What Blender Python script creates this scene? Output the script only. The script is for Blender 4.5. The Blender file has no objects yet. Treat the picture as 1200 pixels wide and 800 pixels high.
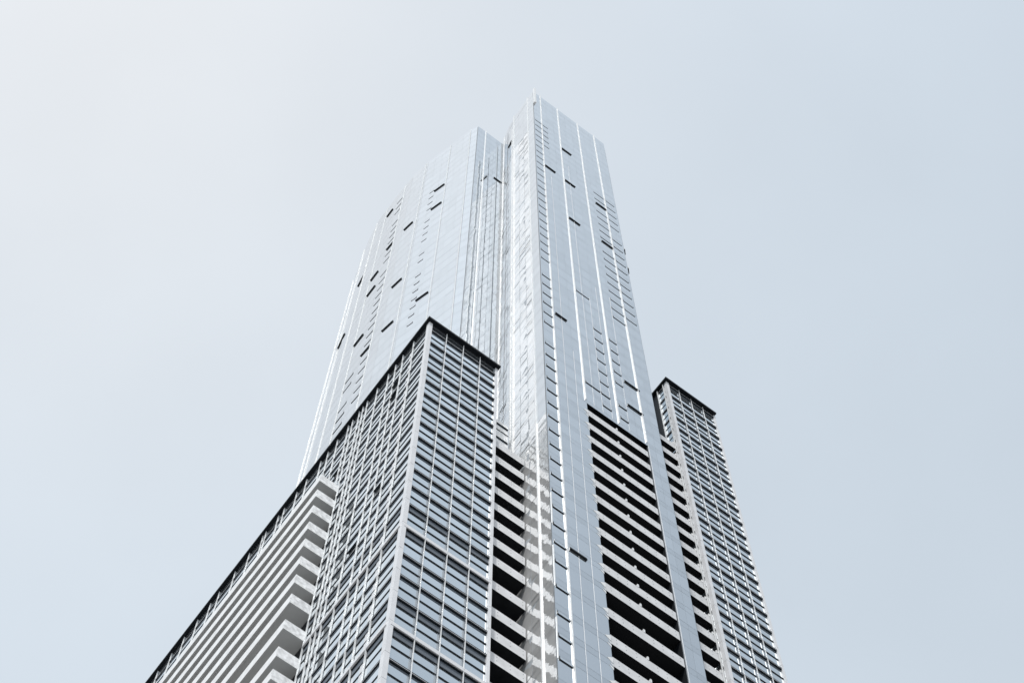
import bpy, math, random
from mathutils import Matrix, Vector
random.seed(11)
C = bpy.context.scene.collection
D = 56.0                       # metres: distance from the viewer to the near corner of the lower wing
EYE = 1.7                      # eye height; building heights below are given above the eye
RA = 53.5                      # compass bearing of the street front (x axis of the building)
OX, OY = 0.75 * D, 1.2 * D     # plan position of the building's own origin

# ------------------------------------------------------------------ materials
def mat(name):
    m = bpy.data.materials.new(name); m.use_nodes = True
    return m, m.node_tree.nodes, m.node_tree.links, m.node_tree.nodes['Principled BSDF']

def plain(name, col, rough=0.6, metal=0.0, spec=0.5, var=0.0, scale=0.6):
    m, n, l, p = mat(name)
    p.inputs['Roughness'].default_value = rough
    p.inputs['Metallic'].default_value = metal
    p.inputs['Specular IOR Level'].default_value = spec
    p.inputs['Base Color'].default_value = (*col, 1)
    if var:
        tc = n.new('ShaderNodeTexCoord'); no = n.new('ShaderNodeTexNoise')
        no.inputs['Scale'].default_value = scale; no.inputs['Detail'].default_value = 6
        l.new(tc.outputs['Object'], no.inputs['Vector'])
        r = n.new('ShaderNodeMapRange'); r.inputs[1].default_value = 0.3; r.inputs[2].default_value = 0.7
        r.inputs[3].default_value = 1 - var; r.inputs[4].default_value = 1 + var
        l.new(no.outputs['Fac'], r.inputs[0])
        mx = n.new('ShaderNodeVectorMath'); mx.operation = 'SCALE'; mx.inputs[0].default_value = col
        l.new(r.outputs[0], mx.inputs['Scale']); l.new(mx.outputs[0], p.inputs['Base Color'])
    return m

def glass(name, col, metal, rough, bump, bscale, stretch=(1, 1, 1), var=0.05, ior=1.6):
    m, n, l, p = mat(name)
    p.inputs['Metallic'].default_value = metal
    p.inputs['Roughness'].default_value = rough
    p.inputs['IOR'].default_value = ior
    at = n.new('ShaderNodeAttribute'); at.attribute_name = 'tone'
    r = n.new('ShaderNodeMapRange'); r.inputs[1].default_value = 0; r.inputs[2].default_value = 1
    r.inputs[3].default_value = 1 - var; r.inputs[4].default_value = 1 + var
    l.new(at.outputs['Fac'], r.inputs[0])
    mx = n.new('ShaderNodeVectorMath'); mx.operation = 'SCALE'; mx.inputs[0].default_value = col
    l.new(r.outputs[0], mx.inputs['Scale']); l.new(mx.outputs[0], p.inputs['Base Color'])
    tc = n.new('ShaderNodeTexCoord'); mp = n.new('ShaderNodeMapping'); mp.inputs['Scale'].default_value = stretch
    no = n.new('ShaderNodeTexNoise'); no.inputs['Scale'].default_value = bscale; no.inputs['Detail'].default_value = 3
    bu = n.new('ShaderNodeBump'); bu.inputs['Strength'].default_value = 1.0; bu.inputs['Distance'].default_value = bump
    l.new(tc.outputs['Object'], mp.inputs[0]); l.new(mp.outputs[0], no.inputs['Vector'])
    l.new(no.outputs['Fac'], bu.inputs['Height']); l.new(bu.outputs[0], p.inputs['Normal'])
    return m

M = {}
M['tower_glass'] = glass('reflective tower glass', (0.62, 0.663, 0.70), 0.9, 0.03, 0.004, 0.5, var=0.075)
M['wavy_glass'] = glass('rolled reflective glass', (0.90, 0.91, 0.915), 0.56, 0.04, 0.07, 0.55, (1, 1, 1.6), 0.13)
M['wing_glass'] = glass('blue grey window glass', (0.705, 0.768, 0.81), 0.88, 0.05, 0.003, 0.8, var=0.08)
M['white_metal'] = plain('white powder coated metal', (0.72, 0.735, 0.745), 0.4)
M['post_white'] = plain('pale painted panel', (0.66, 0.67, 0.69), 0.5, var=0.05)
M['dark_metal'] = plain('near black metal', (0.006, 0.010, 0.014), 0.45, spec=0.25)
M['roof_dark'] = plain('black roof fascia', (0.004, 0.006, 0.009), 0.6, spec=0.15)
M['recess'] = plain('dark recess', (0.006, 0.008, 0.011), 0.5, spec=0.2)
M['panel_shade_grey'] = plain('grey for panels and blade shade', (0.10, 0.12, 0.145), 0.5)  # grey panels and slabs; also the painted shade under window blades
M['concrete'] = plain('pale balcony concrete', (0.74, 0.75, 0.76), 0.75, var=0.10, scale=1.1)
M['fascia'] = plain('grey white balcony fascia', (0.60, 0.61, 0.625), 0.75, var=0.10, scale=1.1)
M['reflection_mask'] = plain('grey blue window jamb', (0.33, 0.37, 0.41), 0.6)  # matte, near pane tone; added to hide fin reflections
M['dappled_light'] = plain('mottled pale concrete', (0.72, 0.73, 0.74), 0.7, var=0.25, scale=3.0)  # dappled reflected light put into the colour by noise
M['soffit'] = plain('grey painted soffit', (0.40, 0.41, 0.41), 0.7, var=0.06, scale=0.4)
M['shade_soffit'] = plain('balcony soffit with painted shade', (0.008, 0.009, 0.011), 0.8, spec=.2)  # near black: deep recess shade put into the colour
M['core'] = plain('joint backing', (0.34, 0.37, 0.40), 0.6)
M['asphalt'] = plain('asphalt', (0.05, 0.05, 0.052), 0.9, var=0.15, scale=0.8)
M['paving'] = plain('pale granite paving', (0.34, 0.33, 0.32), 0.8, var=0.12, scale=0.5)
M['kerb'] = plain('kerb stone', (0.30, 0.30, 0.29), 0.8)

# ------------------------------------------------------------------ mesh helpers (building coordinates in metres)
class MB:
    def __init__(s): s.v = []; s.f = []; s.m = []; s.t = []; s.mats = []
    def mi(s, m):
        if m not in s.mats: s.mats.append(m)
        return s.mats.index(m)
    def face(s, pts, m, tone=0.5):
        i = len(s.v); s.v += [tuple(p) for p in pts]
        s.f.append(tuple(range(i, i + len(pts)))); s.m.append(s.mi(m)); s.t.append(tone)
    def hexa(s, b, t, m, under=None, tone=0.5):
        # b, t: four bottom / top points, counter-clockwise seen from above
        i = len(s.v); s.v += [tuple(p) for p in b] + [tuple(p) for p in t]
        q = [(3, 2, 1, 0), (4, 5, 6, 7), (0, 1, 5, 4), (1, 2, 6, 5), (2, 3, 7, 6), (3, 0, 4, 7)]
        for k, a in enumerate(q):
            s.f.append(tuple(i + j for j in a)); s.m.append(s.mi(under if (k == 0 and under) else m)); s.t.append(tone)
    def box(s, x0, x1, y0, y1, z0, z1, m, under=None, tone=0.5):
        s.hexa([(x0, y0, z0), (x1, y0, z0), (x1, y1, z0), (x0, y1, z0)],
               [(x0, y0, z1), (x1, y0, z1), (x1, y1, z1), (x0, y1, z1)], m, under, tone)
    def mesh(s, name):
        me = bpy.data.meshes.new(name); me.from_pydata(s.v, [], s.f)
        for k in s.mats: me.materials.append(M[k])
        me.polygons.foreach_set('material_index', s.m)
        a = me.attributes.new('tone', 'FLOAT', 'FACE'); a.data.foreach_set('value', s.t)
        me.update(); return me

def link(name, me, parent, loc=(0, 0, 0), rotz=0.0, sx=1.0, label=None, kind=None):
    o = bpy.data.objects.new(name, me); C.objects.link(o)
    o.parent = parent; o.location = loc; o.rotation_euler = (0, 0, rotz); o.scale = (sx, 1, 1)
    if label: o['label'] = label
    if kind: o['kind'] = kind
    return o

def X(a): return a * D - OX
def Y(b): return b * D - OY
def Zh(t): return t * D + EYE

# ------------------------------------------------------------------ the building
root = bpy.data.objects.new('skyscraper', None); C.objects.link(root)
rr, ll = math.radians(RA), math.radians(RA - 90)
root.location = (OX * math.sin(rr) + OY * math.sin(ll), OX * math.cos(rr) + OY * math.cos(ll), 0)
root.rotation_euler = (0, 0, math.radians(90 - RA))
root['label'] = 'very tall pale glass skyscraper with white vertical fins, balconies and two lower dark-roofed wings'
root['category'] = 'skyscraper'

# floor joints (top of each storey): plain storeys 3.1 m, the lower ones in pairs of taller ones
FH, TH = 0.0555, 0.0707
J = {}
for k in range(-40, 13): J[k] = 2.783 - FH * k
z, k = J[12], 12
while z > 0.12:
    for h in (TH, TH, FH, FH):
        z -= h; k += 1; J[k] = z
JL = max(J)
TALL = {k for k in J if k >= 12 and (k - 12) % 4 in (0, 1)}      # storeys below joint k that are tall
LEDGE = {k for k in J if k >= 12 and (k - 12) % 4 == 1}
ROOF = J[-40]

# --- plan
PL = [(.617, 1.003), (.607, 1.025), (.589, 1.093), (.566, 1.17), (.556, 1.231), (.552, 1.30), (.552, 1.396),
      (.562, 1.46), (.578, 1.53), (.605, 1.61), (.66, 1.72)]
RET = [(.703, 1.001), (.694, .972), (.688, .945), (.684, .919), (.682, .88), (.6815, .8284)]
BAY0, BAY1, BAYZ = .7688, .8993, 2.794

def prism(mb, ring, z0, z1, m):
    n = len(ring)
    mb.face([(X(a), Y(b), Zh(z0)) for a, b in reversed(ring)], m)
    mb.face([(X(a), Y(b), Zh(z1)) for a, b in ring], m)
    for i in range(n):
        (a, b), (c, d) = ring[i], ring[(i + 1) % n]
        mb.face([(X(a), Y(b), Zh(z0)), (X(c), Y(d), Zh(z0)), (X(c), Y(d), Zh(z1)), (X(a), Y(b), Zh(z1))], m)

back = [(.945, .84), (.945, 1.72)] + PL[::-1]
mb = MB()
G0 = -EYE / D
prism(mb, [(.6815, .8284), (.9335, .8284)] + back + RET[:-1], BAYZ, ROOF - .004, 'core')
low = [(.6815, .8284), (BAY0, .8284), (BAY0, .870), (BAY1, .870), (BAY1, .8284), (.9335, .8284)]
prism(mb, low + back + RET[:-1], G0, BAYZ, 'core')
mb.box(X(.7), X(.93), Y(1.02), Y(1.6), Zh(ROOF - .004), Zh(ROOF) + .1, 'core')
link('shaft', mb.mesh('shaft'), root)

# --- reflective skin: one pane per storey and sub-bay, each a hair out of true
def skin(name, pts, z_ranges, pane_w, m, tilt, label=None, off=0.05, gap=.004):
    mb = MB()
    for (a0, b0), (a1, b1) in zip(pts[:-1], pts[1:]):
        x0, y0, x1, y1 = X(a0), Y(b0), X(a1), Y(b1)
        L = math.hypot(x1 - x0, y1 - y0); tx, ty = (x1 - x0) / L, (y1 - y0) / L
        nx, ny = ty, -tx                                  # outward normal (facade runs left to right seen from outside)
        n = max(1, round(L / pane_w)); w = L / n
        for k in J:
            if k + 1 not in J: continue
            zt, zb = J[k], J[k + 1]
            if not any(zr0 <= zb + 1e-4 and zt <= zr1 + .012 for zr0, zr1 in z_ranges): continue
            zt, zb = Zh(zt), Zh(zb)
            for i in range(n):
                for lo, hi, tn in ((zb + .012, zb + .86, 0.25), (zb + .885, zt - .012, 0.6)):
                    s0, s1 = i * w + gap, (i + 1) * w - gap
                    g = [random.gauss(0, tilt) for _ in range(2)]
                    P = []
                    for s, zz, q in ((s0, lo, 0), (s1, lo, 1), (s1, hi, 2), (s0, hi, 3)):
                        d = off + g[0] * ((1 if q in (1, 2) else -1)) * w * .5 + g[1] * (1 if q > 1 else -1) * (hi - lo) * .5
                        P.append((x0 + tx * s + nx * d, y0 + ty * s + ny * d, zz))
                    mb.face(P, m, min(1, max(0, random.gauss(tn, .16))))
    return link(name, mb.mesh(name), root, label=label)

RNG = [(-1, 9)]
front_right = skin('curtain_wall', [(.6815, .8284), (BAY0, .8284)], RNG, 1.22, 'tower_glass', .0012)
front_mid = skin('curtain_wall', [(BAY0, .8284), (BAY1, .8284)], [(BAYZ - .02, 9)], 1.22, 'tower_glass', .0012)
front_end = skin('curtain_wall', [(BAY1, .8284), (.9335, .8284), (.945, .84)], RNG, .95, 'tower_glass', .0012)
corner_strip = skin('curtain_wall', [(.682, .8535), (.6815, .8284)], [(J[3] - .001, 9)], 1.4, 'tower_glass', .0012)
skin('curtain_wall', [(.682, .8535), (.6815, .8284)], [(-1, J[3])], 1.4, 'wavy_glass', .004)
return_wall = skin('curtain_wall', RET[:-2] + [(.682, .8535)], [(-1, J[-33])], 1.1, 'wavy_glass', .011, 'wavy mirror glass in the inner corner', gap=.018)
skin('curtain_wall', RET[:-2] + [(.682, .8535)], [(J[-33] - .001, 9)], 1.1, 'tower_glass', .003)
front_left = skin('curtain_wall', [(.617, 1.002), (.703, 1.002)], RNG, 1.2, 'tower_glass', .0015)
left_curve = skin('curtain_wall', PL[::-1], RNG, 1.3, 'tower_glass', .0012, 'gently curved left facade of the tower')
side_right = skin('curtain_wall', [(.945, .84), (.945, 1.72)], RNG, 2.4, 'tower_glass', .0012)

mb = MB()
mb.box(X(.66), X(.945), Y(1.72) - .1, Y(1.72) + .1, 0, Zh(ROOF), 'core')
prism(mb, [(.6835, .8305), (.9330, .8305)] + [(.943, .842), (.943, 1.718)] + [(a + .002, b) for a, b in PL[::-1]][:-1] + [(.619, 1.005), (.703, 1.004)] + [(a + .002, b) for a, b in RET[1:-1]],
      ROOF - .003, ROOF + .003, 'post_white')
link('roof', mb.mesh('roof'), root)

# --- vertical fins
def fin(parent, a, b, tx, ty, z0, z1, depth=.135, width=.075, m='white_metal', name='fin', out=.05):
    L = math.hypot(tx, ty); tx, ty = tx / L, ty / L; nx, ny = ty, -tx
    x, y = X(a), Y(b); h = width / 2; mb = MB()
    P = [(x + tx * s * h + nx * d, y + ty * s * h + ny * d) for s, d in ((-1, out + depth), (1, out + depth), (1, 0), (-1, 0))]
    mb.hexa([(*p, z0) for p in P], [(*p, z1) for p in P], m)
    return link(name, mb.mesh(name), parent)

ZR = Zh(ROOF)
for a, zb, par in ((.706, 0.0, front_right), (.7665, Zh(BAYZ), front_mid), (.838, Zh(BAYZ), front_mid), (.897, Zh(BAYZ), front_mid)):
    fin(par, a, .8284, 1, 0, zb, ZR + .5)
fin(front_right, .684, .8284, 1, 0, ZR - 8.5, ZR + 1.6, .34, .34)
for i, (k0, k1) in enumerate([(8, 10), (11, 13), (14, 16), (17, 19)]):
    fin(front_right, .6825, .8284, 1, 0, Zh(J[k1]) - .6, Zh(J[k0]) - 1.2, .06, .07, name='corner_trim')
for a, b, t, zb, dp, w in ((.682, .854, (-.0005, -.05), 0.0, .13, .08), (.684, .919, (-.002, -.04), Zh(2.535), .15, .11),
                           (.699, .985, (-.009, -.03), Zh(2.6), .14, .10)):
    fin(return_wall, a, b, t[0], t[1], zb, ZR + .8, dp, w)
fin(return_wall, .6852, .93, -.004, -.03, Zh(2.6), ZR - 6, .04, .20)
fin(return_wall, .6903, .956, -.006, -.027, Zh(2.6), ZR - 3, .03, .07, 'panel_shade_grey')
fin(front_left, .644, 1.002, 1, 0, Zh(2.7), ZR + .6)
for a, b, i, dp in ((.6079, 1.023, 0, .18), (.5891, 1.0927, 1, .2), (.5647, 1.1781, 3, .2), (.554, 1.2651, 4, .2),
                    (.552, 1.352, 5, .2), (.5536, 1.406, 6, .22), (.5696, 1.4931, 7, .25), (.598, 1.5893, 8, .25)):
    (a0, b0), (a1, b1) = PL[i], PL[i + 1]
    top = {6: 3.34 * .0 + ROOF}.get(i, ROOF)
    fin(left_curve, a, b, a0 - a1, b0 - b1, Zh(2.7), Zh(top) - .2, dp * .55, .06)

for a, par, zb, zt in ((.7265, front_right, 0, Zh(4.2)), (.8245, front_mid, Zh(BAYZ), Zh(3.5)), (.8045, front_mid, Zh(BAYZ), Zh(3.4)),
                       (.8615, front_mid, Zh(BAYZ), Zh(3.5)), (.7855, front_mid, Zh(BAYZ), Zh(4.4)), (.7485, front_right, 0, Zh(3.0)), (.9005, front_end, 0, Zh(2.8))):
    fin(par, a, .8284, 1, 0, zb, zt, .012, .035, 'post_white', 'mullion')
# --- opened sashes and narrow vents on the tower
def sash_mesh(name, w, h, d, front):
    mb = MB()     # hinged at the top, bottom edge pushed out by d; origin at the middle of the sill line
    b = [(-w / 2, -.02 - d, 0), (w / 2, -.02 - d, 0), (w / 2, .0, 0), (-w / 2, .0, 0)]
    t = [(-w / 2, -.02, h), (w / 2, -.02, h), (w / 2, .0, h), (-w / 2, .0, h)]
    mb.hexa(b, t, 'dark_metal')
    # glass leaf lies on the pushed out side
    mb.face([(-w / 2 + .06, -.024 - d, .05), (w / 2 - .06, -.024 - d, .05), (w / 2 - .06, -.03 - d * .04, h - .05), (-w / 2 + .06, -.03 - d * .04, h - .05)], front, .4)
    return mb.mesh(name)
open_me = sash_mesh('open_window', 1.75, .5, .12, 'dark_metal')
def put(me, name, parent, a, b, tx, ty, t, sx=1.0, off=.055):
    L = math.hypot(tx, ty); tx, ty = tx / L, ty / L
    return link(name, me, parent, (X(a) + ty * off, Y(b) - tx * off, Zh(t)), math.atan2(ty, tx), sx)

for a, t in ((.785, 4.548), (.725, 4.232), (.7855, 4.23), (.7865, 3.903), (.880, 4.229), (.880, 3.908)):
    put(open_me, 'open_window', front_mid if a > BAY0 else front_right, a, .8284, 1, 0, t)
put(open_me, 'open_window', front_right, .7252, .8284, 1, 0, 3.142, .85)
put(open_me, 'open_window', front_mid, .884, .8284, 1, 0, 3.033, 1.1)
put(open_me, 'open_window', front_mid, .883, .8284, 1, 0, 2.917, 1.1)
put(open_me, 'open_window', front_right, .7255, .8284, 1, 0, 2.171, .92)
put(open_me, 'open_window', front_left, .6895, 1.002, 1, 0, 4.57, .75)
put(open_me, 'open_window', return_wall, .6875, .941, -.006, -.027, 4.76, .7)
for t in (3.985, 3.84):
    put(open_me, 'open_window', front_end, .9392, .8342, .0115, .0116, t, .45)
for (p, q, t) in [((.5779, 1.1301), (.5876, 1.0977), 4.588), ((.5774, 1.1317), (.5872, 1.0991), 4.414), ((.5572, 1.2236), (.5624, 1.1919), 4.438),
                  ((.552, 1.3435), (.552, 1.3146), 4.885), ((.5523, 1.2944), (.554, 1.2657), 4.44), ((.552, 1.3483), (.552, 1.3156), 4.314),
                  ((.552, 1.3482), (.552, 1.3129), 4.19), ((.5569, 1.2253), (.5623, 1.1928), 3.97), ((.5771, 1.133), (.5869, 1.1001), 3.692),
                  ((.5564, 1.2284), (.5621, 1.1939), 3.673), ((.552, 1.3522), (.552, 1.3158), 3.843), ((.5523, 1.3006), (.5539, 1.268), 3.667),
                  ((.5706, 1.4974), (.5606, 1.4511), 4.163), ((.5593, 1.4426), (.5538, 1.4073), 4.51)]:
    w = math.hypot(q[0] - p[0], q[1] - p[1]) * D
    put(open_me, 'open_window', left_curve, (p[0] + q[0]) / 2, (p[1] + q[1]) / 2, q[0] - p[0], q[1] - p[1], t, w / 1.75, .06)

VJ = [J[k] for k in sorted(J, reverse=False)]
vents = []     # (height, parent, a, b, tx, ty, width)
def column(parent, p, q, z0, z1, skip=()):
    w = math.hypot(q[0] - p[0], q[1] - p[1]) * D
    for n_, t in enumerate(x for x in VJ if z0 <= x - .012 <= z1):
        if n_ in skip: continue
        vents.append((t - .012, parent, (p[0] + q[0]) / 2, (p[1] + q[1]) / 2, q[0] - p[0], q[1] - p[1], w))
column(front_right, (.684, .8284), (.7045, .8284), 1.55, 4.66, (23, 30))
column(front_right, (.7085, .8284), (.726, .8284), 4.42, 4.66)
column(front_mid, (.863, .8284), (.895, .8284), 3.36, 4.38, (2, 8))
column(front_end, (.901, .8284), (.928, .8284), 3.42, 4.38, (5,))
column(front_mid, (.8048, .8284), (.8245, .8284), 2.80, 3.27)
column(front_mid, (.8435, .8284), (.861, .8284), 2.80, 3.27, (5,))
column(front_mid, (.7706, .8284), (.8029, .8284), 3.36, 3.41)
column(front_mid, (.7706, .8284), (.8029, .8284), 2.87, 2.93)
column(left_curve, (.5733, 1.1458), (.5776, 1.1312), 3.50, 4.62, (4, 9, 12))
column(left_curve, (.5524, 1.2944), (.5538, 1.268), 3.36, 4.93, (3, 11))
column(left_curve, (.552, 1.3495), (.552, 1.3197), 3.20, 3.62, (2,))
vents.sort(key=lambda r: r[0])
stuff = {}
for i, (t, par, a, b, tx, ty, w) in enumerate(vents):
    d = .045 if t < 2.9 else (.03 if t < 3.4 else (.02 if t < 4 else .014))
    h = .5
    if i < 100:
        key = round(w, 2), d
        if key not in stuff: stuff[key] = sash_mesh('vent_window', w, h, d, 'tower_glass')
        put(stuff[key], 'vent_window', par, a, b, tx, ty, t, 1.0, .05)
rest = MB()
for t, par, a, b, tx, ty, w in vents[100:]:
    L = math.hypot(tx, ty); tx, ty = tx / L, ty / L; nx, ny = ty, -tx
    x, y, zz = X(a) + nx * .05, Y(b) + ny * .05, Zh(t); d = .02 if t < 4 else .014
    Pb = [(x + tx * s * w / 2 + nx * o, y + ty * s * w / 2 + ny * o, zz) for s, o in ((-1, .02 + d), (1, .02 + d), (1, 0), (-1, 0))]
    Pt = [(x + tx * s * w / 2 + nx * o, y + ty * s * w / 2 + ny * o, zz + .5) for s, o in ((-1, .02), (1, .02), (1, 0), (-1, 0))]
    rest.hexa(Pb, Pt, 'dark_metal')
    rest.face([(p[0] + nx * .006, p[1] + ny * .006, p[2] + .02) for p in (Pb[0], Pb[1])] + [(p[0] + nx * .006, p[1] + ny * .006, p[2]) for p in (Pt[1], Pt[0])], 'tower_glass', .4)
link('vent_window', rest.mesh('vent_window'), root, kind='stuff')

# --- balconies of the tower (recessed between glass walls)
SO = .5 / D        # balcony soffit above the storey joint
def recess_balcony(k, a0, a1, b, depth, h=1.24, dots=(), divider=None, reflection_plate=False):
    t = J[k] + SO; z0 = Zh(t)
    if z0 < 60: return
    me = MB(); me.box(X(a0), X(a1), Y(b) + .14, Y(b) + depth, z0, z0 + .24, 'panel_shade_grey', 'shade_soffit')
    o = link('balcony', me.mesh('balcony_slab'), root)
    p = MB(); p.box(X(a0), X(a1), Y(b), Y(b) + .135, z0 - .02, z0 + h, 'fascia', 'shade_soffit')
    for u in dots:
        x = X(a0) + (X(a1) - X(a0)) * u
        for zz in (.45, .95): p.box(x - .03, x + .03, Y(b) - .012, Y(b) + .05, z0 + zz, z0 + zz + .06, 'panel_shade_grey')
    link('parapet', p.mesh('parapet'), o)
    if divider:
        dv = MB()
        for a in divider: dv.box(X(a) - .07, X(a) + .07, Y(b) - .03, Y(b) + .5, z0 + h, z0 + h + .42, 'white_metal')
        link('divider', dv.mesh('divider'), o)
    if reflection_plate:  # added white triangles standing in for reflections in the glass
        br = MB(); x = X(a0); y = Y(b) - .075; z = z0
        for za, zb, w in ((.15, .95, .55), (-.30, .0, .30), (-.75, -.42, .42)):
            br.hexa([(x - .05, y - .02, z + za), (x - .03, y - .02, z + za), (x - .03, y + .02, z + za), (x - .05, y + .02, z + za)],
                    [(x - w, y - .02, z + za + .35), (x - .03, y - .02, z + zb), (x - .03, y + .02, z + zb), (x - w, y + .02, z + za + .35)], 'white_metal')
        link('reflection_plate', br.mesh('reflection_plate'), o)
for k in range(1, JL):
    recess_balcony(k, BAY0 + .0015, BAY1 - .0015, .8288, 2.25, dots=(.08, .2, .33, .6, .72, .85, .95), divider=(.832,), reflection_plate=True)
for k in range(5, JL):
    recess_balcony(k, .6176, .6805, .887, 5.6, 1.25, dots=(.3, .62, .93))
for k in range(-5, JL):
    recess_balcony(k, .947, 1.0375, .8865, 4.5, dots=(.7, .85), divider=(1.0335,))
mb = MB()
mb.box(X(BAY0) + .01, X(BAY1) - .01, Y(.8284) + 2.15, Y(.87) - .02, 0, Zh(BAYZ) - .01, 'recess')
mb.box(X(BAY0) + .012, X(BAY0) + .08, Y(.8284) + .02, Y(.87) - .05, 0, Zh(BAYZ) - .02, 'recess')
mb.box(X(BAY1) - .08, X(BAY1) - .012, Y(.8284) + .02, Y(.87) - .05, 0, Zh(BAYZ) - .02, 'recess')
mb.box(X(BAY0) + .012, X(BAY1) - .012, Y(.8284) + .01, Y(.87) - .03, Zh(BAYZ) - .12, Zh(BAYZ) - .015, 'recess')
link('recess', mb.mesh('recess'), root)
mb = MB()
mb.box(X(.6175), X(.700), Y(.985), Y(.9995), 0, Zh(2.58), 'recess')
link('recess', mb.mesh('recess'), root)
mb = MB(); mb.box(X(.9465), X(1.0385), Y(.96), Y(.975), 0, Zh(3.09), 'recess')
link('recess', mb.mesh('recess'), root)
# small glazed storey above the topmost balcony of the inner corner
mb = MB(); z0, z1 = Zh(J[5]) + 1.85, Zh(2.675)
xa, xb, yf = X(.6176), X(.6625), Y(.905)
mb.box(xa, xb, yf, Y(.98), z0, z1, 'white_metal')
for k in (2, 3, 4, 5):
    t = Zh(J[k])
    mb.box(xa + .01, xb - .03, yf - .10, yf + .01, t - .80, t - .70, 'dark_metal')
    mb.box(xa + .01, xb - .03, yf - .012, yf + .01, t - 1.0, t - .81, 'panel_shade_grey')  # same painted shade strip under the blade
    if k < 5: mb.box(xa + .01, xb - .03, yf - .06, yf + .01, t - 2.1, t - 2.03, 'dark_metal')
    mb.box(xa + 1.15, xa + 1.19, yf - .02, yf + .01, t - 3.0, t - 1.02, 'dark_metal')
mb.box(xb, xb + .35, yf - .05, Y(.94), z0 - .3, z0 + 1.2, 'recess')
link('infill_wall', mb.mesh('infill_wall'), root)

# ------------------------------------------------------------------ the two lower wings
BW = .137 * D / 4
def window_parts(mb, tall, ledge, w=BW, T=None, blade=1.0):
    """One window bay of one storey hanging from its joint: pane, transom, sun blades. T maps (u, d, z) to a point."""
    T = T or (lambda u, d, z: (u, -d, z))
    h = (TH if tall else FH) * D
    def bx(z0, z1, d1, m, d0=-.02, u0=.04, u1=None, under=None, tone=.5):
        u1 = w - .04 if u1 is None else u1
        pb = [T(u0, d1, z0), T(u1, d1, z0), T(u1, d0, z0), T(u0, d0, z0)]
        pt = [T(u0, d1, z1), T(u1, d1, z1), T(u1, d0, z1), T(u0, d0, z1)]
        mb.hexa(pb, pt, m, under, tone)
    bx(-h, 0, .006, 'reflection_mask', 0.001, u0=w - .19, u1=w - .035)  # added matte strip covering the fin's reflection in the pane
    tr = 2.72 if tall else 2.06
    pane_top = -1.50 if tall else -.93
    tn = min(1, max(0, random.gauss(.5, .22)))
    bx(-tr - .02, pane_top, .0, 'wing_glass', tone=tn)
    bx(-h, -tr - .04, .0, 'wing_glass', tone=tn - .1)
    bx(-.60, 0, .0, 'wing_glass', tone=tn - .15)
    bx(-tr - .05, -tr + .01, .085 * blade, 'dark_metal', 0.001)
    if tall:
        bx(-1.46, -.71, .015, 'panel_shade_grey', 0.001)
        bx(-1.56, -1.47, .10 * blade, 'dark_metal', 0.001)
    bx(-.69, -.60, .17 * blade, 'dark_metal', 0.001)
    if not tall: bx(-.92, -.70, .012, 'panel_shade_grey', 0.001)  # grey strip painted as the soft shadow below the blade
    if ledge:
        bx(-.59, -.54, .13 * blade, 'dark_metal', 0.001)
        bx(-.535, -.12, .20, 'post_white', 0.001)
    else:
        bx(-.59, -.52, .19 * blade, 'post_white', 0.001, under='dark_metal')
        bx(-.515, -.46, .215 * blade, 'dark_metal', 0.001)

def win_mesh(kind, blade):
    mb = MB(); window_parts(mb, kind > 0, kind == 2, blade=blade)
    return mb.mesh('window')
BF, BL = .80, .55      # blades are shallower on the side wall
WM = {(kd, bl): [win_mesh(kd, bl) for i in range(4)] for kd in (0, 1, 2) for bl in (BF, BL)}
def kind_of(k): return 2 if k in LEDGE else (1 if k in TALL else 0)

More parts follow.
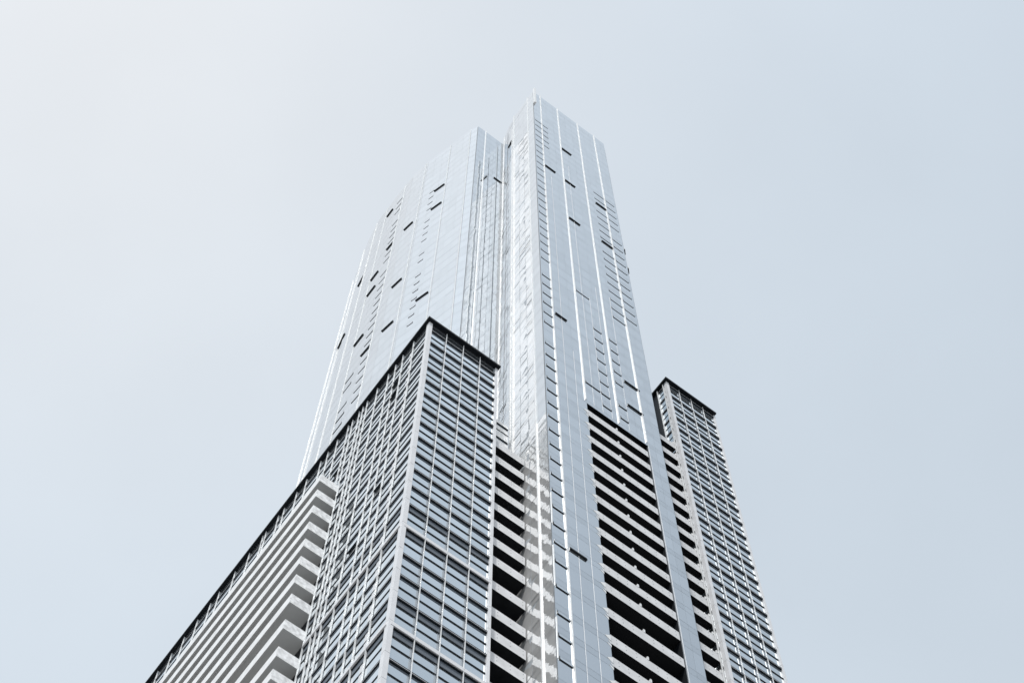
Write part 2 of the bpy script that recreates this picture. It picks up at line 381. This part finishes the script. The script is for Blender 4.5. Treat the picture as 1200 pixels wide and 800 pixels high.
def wing(a0, a1, b0, b1, ztop, kfirst, label, left_faces, nind, side_depth, e_right):
    mb = MB()
    mb.box(X(a0) + .03, X(a1) - .02, Y(b0) + .03, Y(1.0), 0, Zh(ztop), 'core')
    if side_depth: mb.box(X(a0) + .03, X(.54), Y(1.0), Y(b1), 0, Zh(ztop) - .01, 'core')
    # plain wall of pale panels below the eave and on the flank turned to the tower
    for k in J:
        if k < kfirst or k + 1 not in J or J[k] < 1.0: continue
        zt, zb = Zh(J[k]), Zh(J[k + 1])
        mb.box(X(a1) - .02, X(a1), Y(b0) + .35, Y(1.0), zb + .95, zt - .05, 'wing_glass', tone=random.random())
        mb.box(X(a1) - .02, X(a1) + .2, Y(b0) + .35, Y(1.0), zb + .75, zb + .93, 'dark_metal')
        mb.box(X(a1) - .02, X(a1) + .03, Y(b0) + .35, Y(1.0), zb + .02, zb + .72, 'post_white')
    W = link('wing', mb.mesh('wing'), root, label=label)
    zt0 = J[kfirst]
    mb = MB()      # strip between the top storey and the eave
    hh = Zh(ztop) - Zh(zt0)
    if hh > .4:
        mb.box(X(a0) + .3, X(a1) - .3, Y(b0) - .01, Y(b0) + .05, Zh(zt0) + .02, Zh(ztop), 'wing_glass')
        mb.box(X(a0) + .3, X(a1) - .3, Y(b0) - .10, Y(b0) + .05, Zh(zt0) + .3, Zh(zt0) + .42, 'dark_metal')
        mb.box(X(a0) - .01, X(a0) + .05, Y(b0) + .4, Y(b1), Zh(zt0) + .02, Zh(ztop), 'wing_glass')
        link('frieze', mb.mesh('frieze'), W)
    mb = MB(); e = .5      # flat roof with a dark overhanging eave
    mb.box(X(a0) - .4, X(a1) + e_right, Y(b0) - e, Y(b1) + e, Zh(ztop), Zh(ztop) + .34, 'roof_dark')
    link('roof', mb.mesh('roof'), W)
    # corner posts, one panel per storey
    for a, s in ((a0, 1), (a1, -1)):
        mb = MB()
        for k in J:
            if k < kfirst or k + 1 not in J: continue
            zt = Zh(J[k]) if k > kfirst else Zh(ztop) - .02
            xa, xb = (X(a) - .12, X(a) + .26) if s > 0 else (X(a) - .16, X(a) + .10)
            mb.box(xa, xb, Y(b0) - .175, Y(b0) + .26, Zh(J[k + 1]) + .025, zt - .025, 'post_white')
        link('corner_post', mb.mesh('corner_post'), W)
    # fins of the street front
    bw = (a1 - a0) * D / 4
    for i in (1, 2, 3):
        mb = MB(); x = X(a0) + bw * i
        mb.box(x - .025, x + .025, Y(b0) - .18, Y(b0) - .10, 30, Zh(ztop) - .02, 'white_metal')
        link('fin', mb.mesh('fin'), W)
    rest = MB(); cnt = 0
    order = [k for k in sorted(J) if k >= kfirst and k + 1 in J and Zh(J[k]) > 62]
    order = order[::-1]
    for k in order:
        for i in range(4):
            loc = (X(a0) + bw * i, Y(b0), Zh(J[k]))
            if Zh(J[k]) > 84 and cnt < nind:
                link('window', WM[kind_of(k), BF][random.randrange(4)], W, loc, 0, bw / BW); cnt += 1
            else:
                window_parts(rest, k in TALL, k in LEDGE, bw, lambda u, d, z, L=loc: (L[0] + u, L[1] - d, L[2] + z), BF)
    for k in order:
        for bb0, bb1, zmin in left_faces:
            if J[k + 1] < zmin: continue
            loc = (X(a0), Y(bb1), Zh(J[k])); w = (bb1 - bb0) * D
            if cnt < 100 and Zh(J[k]) > 84 and bb0 < .9:
                link('window', WM[kind_of(k), BL][random.randrange(4)], W, loc, -math.pi / 2, w / BW); cnt += 1
            else:
                window_parts(rest, k in TALL, k in LEDGE, w, lambda u, d, z, L=loc: (L[0] - d, L[1] - u, L[2] + z), BL)
    link('window', rest.mesh('window'), W, kind='stuff')
    return W

fb = [.8776, .9185, .949, .970, .991, 1.0229, 1.052, 1.0645, 1.0756, 1.095]
fs = [1.095, 1.1078, 1.14, 1.168, 1.19, 1.232, 1.262, 1.30, 1.318, 1.356, 1.366, 1.408, 1.4525, 1.502, 1.53, 1.571, 1.614, 1.655, 1.70, 1.74, 1.80, 1.86, 1.90, 1.97, 2.05]
LTOP = 2.536
faces = [(p, q, 0) for p, q in zip(fb[:-1], fb[1:])] + [(p, q, LTOP - .012) for p, q in zip(fs[:-1], fs[1:])]
LW = wing(.479, .616, .8776, 2.05, 2.803, 0, 'broad lower wing with long balconies on its left side', faces, 88, True, .22)
for b in fb[1:]:
    mb = MB(); mb.box(X(.479) - .17, X(.479) - .04, Y(b) - .025, Y(b) + .025, 30, Zh(2.803) - .02, 'white_metal'); link('fin', mb.mesh('fin'), LW)
for b in fs[1:-1]:
    mb = MB(); mb.box(X(.479) - .17, X(.479) - .04, Y(b) - .025, Y(b) + .025, Zh(LTOP) + .05, Zh(2.803) - .02, 'white_metal'); link('fin', mb.mesh('fin'), LW)
for b, t in ((1.117, 2.626), (.963, 2.297), (1.007, 2.179), (.9595, 2.695), (.9605, 2.643)):
    link('open_window', open_me, LW, (X(.479) - .03, Y(b), Zh(t)), -math.pi / 2, .62)
# white panels beside some of the left hand fins
for b, w in ((.9185, .6), (.970, .3), (1.0229, .35), (1.0645, .25)):
    mb = MB()
    for k in J:
        if k + 1 in J and 60 < Zh(J[k]) and k >= 0:
            mb.box(X(.479) - .012, X(.479) + .02, Y(b) + .04, Y(b) + .04 + w, Zh(J[k + 1]) + .05, Zh(J[k]) - .82, 'post_white')
    link('cladding_panel', mb.mesh('cladding_panel'), LW)
# long balconies on the left side
B0, B1, PR = 1.095, 2.05, 1.95
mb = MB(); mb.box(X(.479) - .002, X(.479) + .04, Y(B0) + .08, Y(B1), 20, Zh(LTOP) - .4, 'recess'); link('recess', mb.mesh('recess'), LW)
for k in range(5, JL):
    z0 = Zh(J[k]) + .45
    if z0 < 60: break
    mb = MB()
    x0 = X(.479) - PR
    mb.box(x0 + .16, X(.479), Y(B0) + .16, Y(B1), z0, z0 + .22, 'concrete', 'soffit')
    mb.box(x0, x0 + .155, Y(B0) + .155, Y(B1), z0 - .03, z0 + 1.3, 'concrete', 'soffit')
    mb.box(x0, X(.479) + .02, Y(B0), Y(B0) + .15, z0 - .03, z0 + 1.3, 'dappled_light', 'soffit')
    mb.box(x0 + .5, x0 + .55, Y(B0) + 8, Y(B0) + 8.2, z0 + .22, z0 + 1.35, 'white_metal')
    link('balcony', mb.mesh('balcony'), LW)

faces_r = [(p, q, 0) for p, q in ((.8776, .885), (.885, .903))]
RW = wing(1.039, 1.163, .8776, 1.3, J[-11], -11, 'narrow lower wing on the right of the tower', faces_r, 92, False, .06)
for b in (.885, .903):
    mb = MB(); mb.box(X(1.039) - .22, X(1.039), Y(b) - .04, Y(b) + .04, 30, Zh(J[-11]) - .02, 'white_metal'); link('fin', mb.mesh('fin'), RW)
mb = MB(); mb.box(X(1.039) - .06, X(1.06), Y(.904), Y(1.0), 0, Zh(J[-11]) - .015, 'recess'); link('recess', mb.mesh('recess'), RW)  # flat black sheet for a recess, its shade put into the colour
mb = MB(); mb.box(X(1.04), X(1.166), Y(1.0), Y(1.3), 0, Zh(J[-11]) - .01, 'core'); link('flank', mb.mesh('flank'), RW)

# ------------------------------------------------------------------ ground
def flat(name, x0, x1, y0, y1, z0, z1, m):
    mb = MB(); mb.box(x0, x1, y0, y1, z0, z1, m)
    o = bpy.data.objects.new(name, mb.mesh(name)); C.objects.link(o); o['kind'] = 'structure'; return o
flat('ground', -4000, 4000, -4000, 4000, -.5, 0, 'paving')
g = flat('road', -500, 500, -7, 7, .004, .008, 'asphalt'); g.rotation_euler = (0, 0, math.radians(90 - RA)); g.location = (-10, -16, 0)
g = flat('kerb', -500, 500, 7, 7.3, 0, .13, 'kerb'); g.rotation_euler = (0, 0, math.radians(90 - RA)); g.location = (-10, -16, 0)

# ------------------------------------------------------------------ sky and sun
SUN_AZ, SUN_EL = 194.0, 56.0
W = bpy.data.worlds.new('World'); bpy.context.scene.world = W; W.use_nodes = True
n, l = W.node_tree.nodes, W.node_tree.links
bg = n['Background']; bg.inputs['Strength'].default_value = 0.1
sky = n.new('ShaderNodeTexSky'); sky.sky_type = 'NISHITA'; sky.sun_disc = False
sky.sun_elevation = math.radians(SUN_EL); sky.sun_rotation = math.radians(SUN_AZ)
sky.air_density = 1.0; sky.dust_density = 3.0; sky.ozone_density = 1.0
tc = n.new('ShaderNodeTexCoord')
nrm = n.new('ShaderNodeVectorMath'); nrm.operation = 'NORMALIZE'; l.new(tc.outputs['Generated'], nrm.inputs[0])
def math_(op, a, b):
    x = n.new('ShaderNodeMath'); x.operation = op
    for i, v in enumerate((a, b)):
        if isinstance(v, (int, float)): x.inputs[i].default_value = v
        else: l.new(v, x.inputs[i])
    return x.outputs[0]
def heading(az, el):
    az, el = math.radians(az), math.radians(el)
    return (math.sin(az) * math.cos(el), math.cos(az) * math.cos(el), math.sin(el))
def bank(az, el, power):          # a brighter or darker bank of thin cloud
    dp = n.new('ShaderNodeVectorMath'); dp.operation = 'DOT_PRODUCT'; dp.inputs[1].default_value = heading(az, el)
    l.new(nrm.outputs[0], dp.inputs[0])
    return math_('POWER', math_('MAXIMUM', dp.outputs['Value'], 0.0), power)
no = n.new('ShaderNodeTexNoise'); no.inputs['Scale'].default_value = 2.6; no.inputs['Detail'].default_value = 6; l.new(nrm.outputs[0], no.inputs['Vector'])
cl = math_('MULTIPLY', math_('SUBTRACT', no.outputs['Fac'], 0.5), 0.28)
wide = bank(-95, 64, 3.0)
veil = math_('ADD', 4.5, math_('MULTIPLY', wide, .80))
veil = math_('ADD', veil, math_('MULTIPLY', bank(-80, 66, 110), .4))
veil = math_('ADD', veil, math_('MULTIPLY', bank(-122, 74, 26), 1.3))
veil = math_('MULTIPLY', veil, math_('SUBTRACT', 1.0, math_('MULTIPLY', bank(92, 30, 5), 0.42)))
veil = math_('MULTIPLY', veil, math_('ADD', cl, 1.0))
tint = n.new('ShaderNodeMix'); tint.data_type = 'RGBA'
tint.inputs[6].default_value = (0.885, 0.99, 1.075, 1); tint.inputs[7].default_value = (0.975, 1.0, 1.008, 1)
l.new(bank(-62, 74, 22), tint.inputs[0])
vc = n.new('ShaderNodeVectorMath'); vc.operation = 'SCALE'; l.new(tint.outputs[2], vc.inputs[0]); l.new(veil, vc.inputs['Scale'])
mix = n.new('ShaderNodeMix'); mix.data_type = 'RGBA'; mix.inputs[0].default_value = 0.82
l.new(sky.outputs[0], mix.inputs[6]); l.new(vc.outputs[0], mix.inputs[7]); l.new(mix.outputs[2], bg.inputs['Color'])

sv = Vector(heading(SUN_AZ, SUN_EL))
sl = bpy.data.lights.new('sun', 'SUN'); sl.energy = 1.85; sl.angle = math.radians(3); sl.color = (1.0, 0.97, 0.93)
so = bpy.data.objects.new('sun', sl); C.objects.link(so); so.rotation_euler = (-sv).to_track_quat('-Z', 'Y').to_euler()

# ------------------------------------------------------------------ camera
F, Zx, Zy = 2100.0, 604.5, -365.0
up = Vector(((Zx - 600) / F, (400 - Zy) / F, -1.0)).normalized()          # zenith in camera axes (x right, y up, z back)
fwd = (Vector((0, 0, -1)) - up * up.dot(Vector((0, 0, -1)))).normalized()
rgt = fwd.cross(up)
R = Matrix((rgt, fwd, up))                                                # rows: world X, Y, Z in camera axes
cam = bpy.data.cameras.new('camera'); cam.sensor_width = 36; cam.lens = 36 * F / 1200; cam.clip_end = 12000; cam.clip_start = .1
co = bpy.data.objects.new('camera', cam); C.objects.link(co)
co.matrix_world = Matrix.Translation((0, 0, EYE)) @ R.to_4x4()
S = bpy.context.scene; S.camera = co
S.view_settings.view_transform = 'Standard'; S.view_settings.look = 'None'; S.view_settings.gamma = 1.0
S.view_settings.exposure = 0.78; S.view_settings.use_curve_mapping = False
S.cycles.max_bounces = 8; S.cycles.glossy_bounces = 5; S.cycles.diffuse_bounces = 4
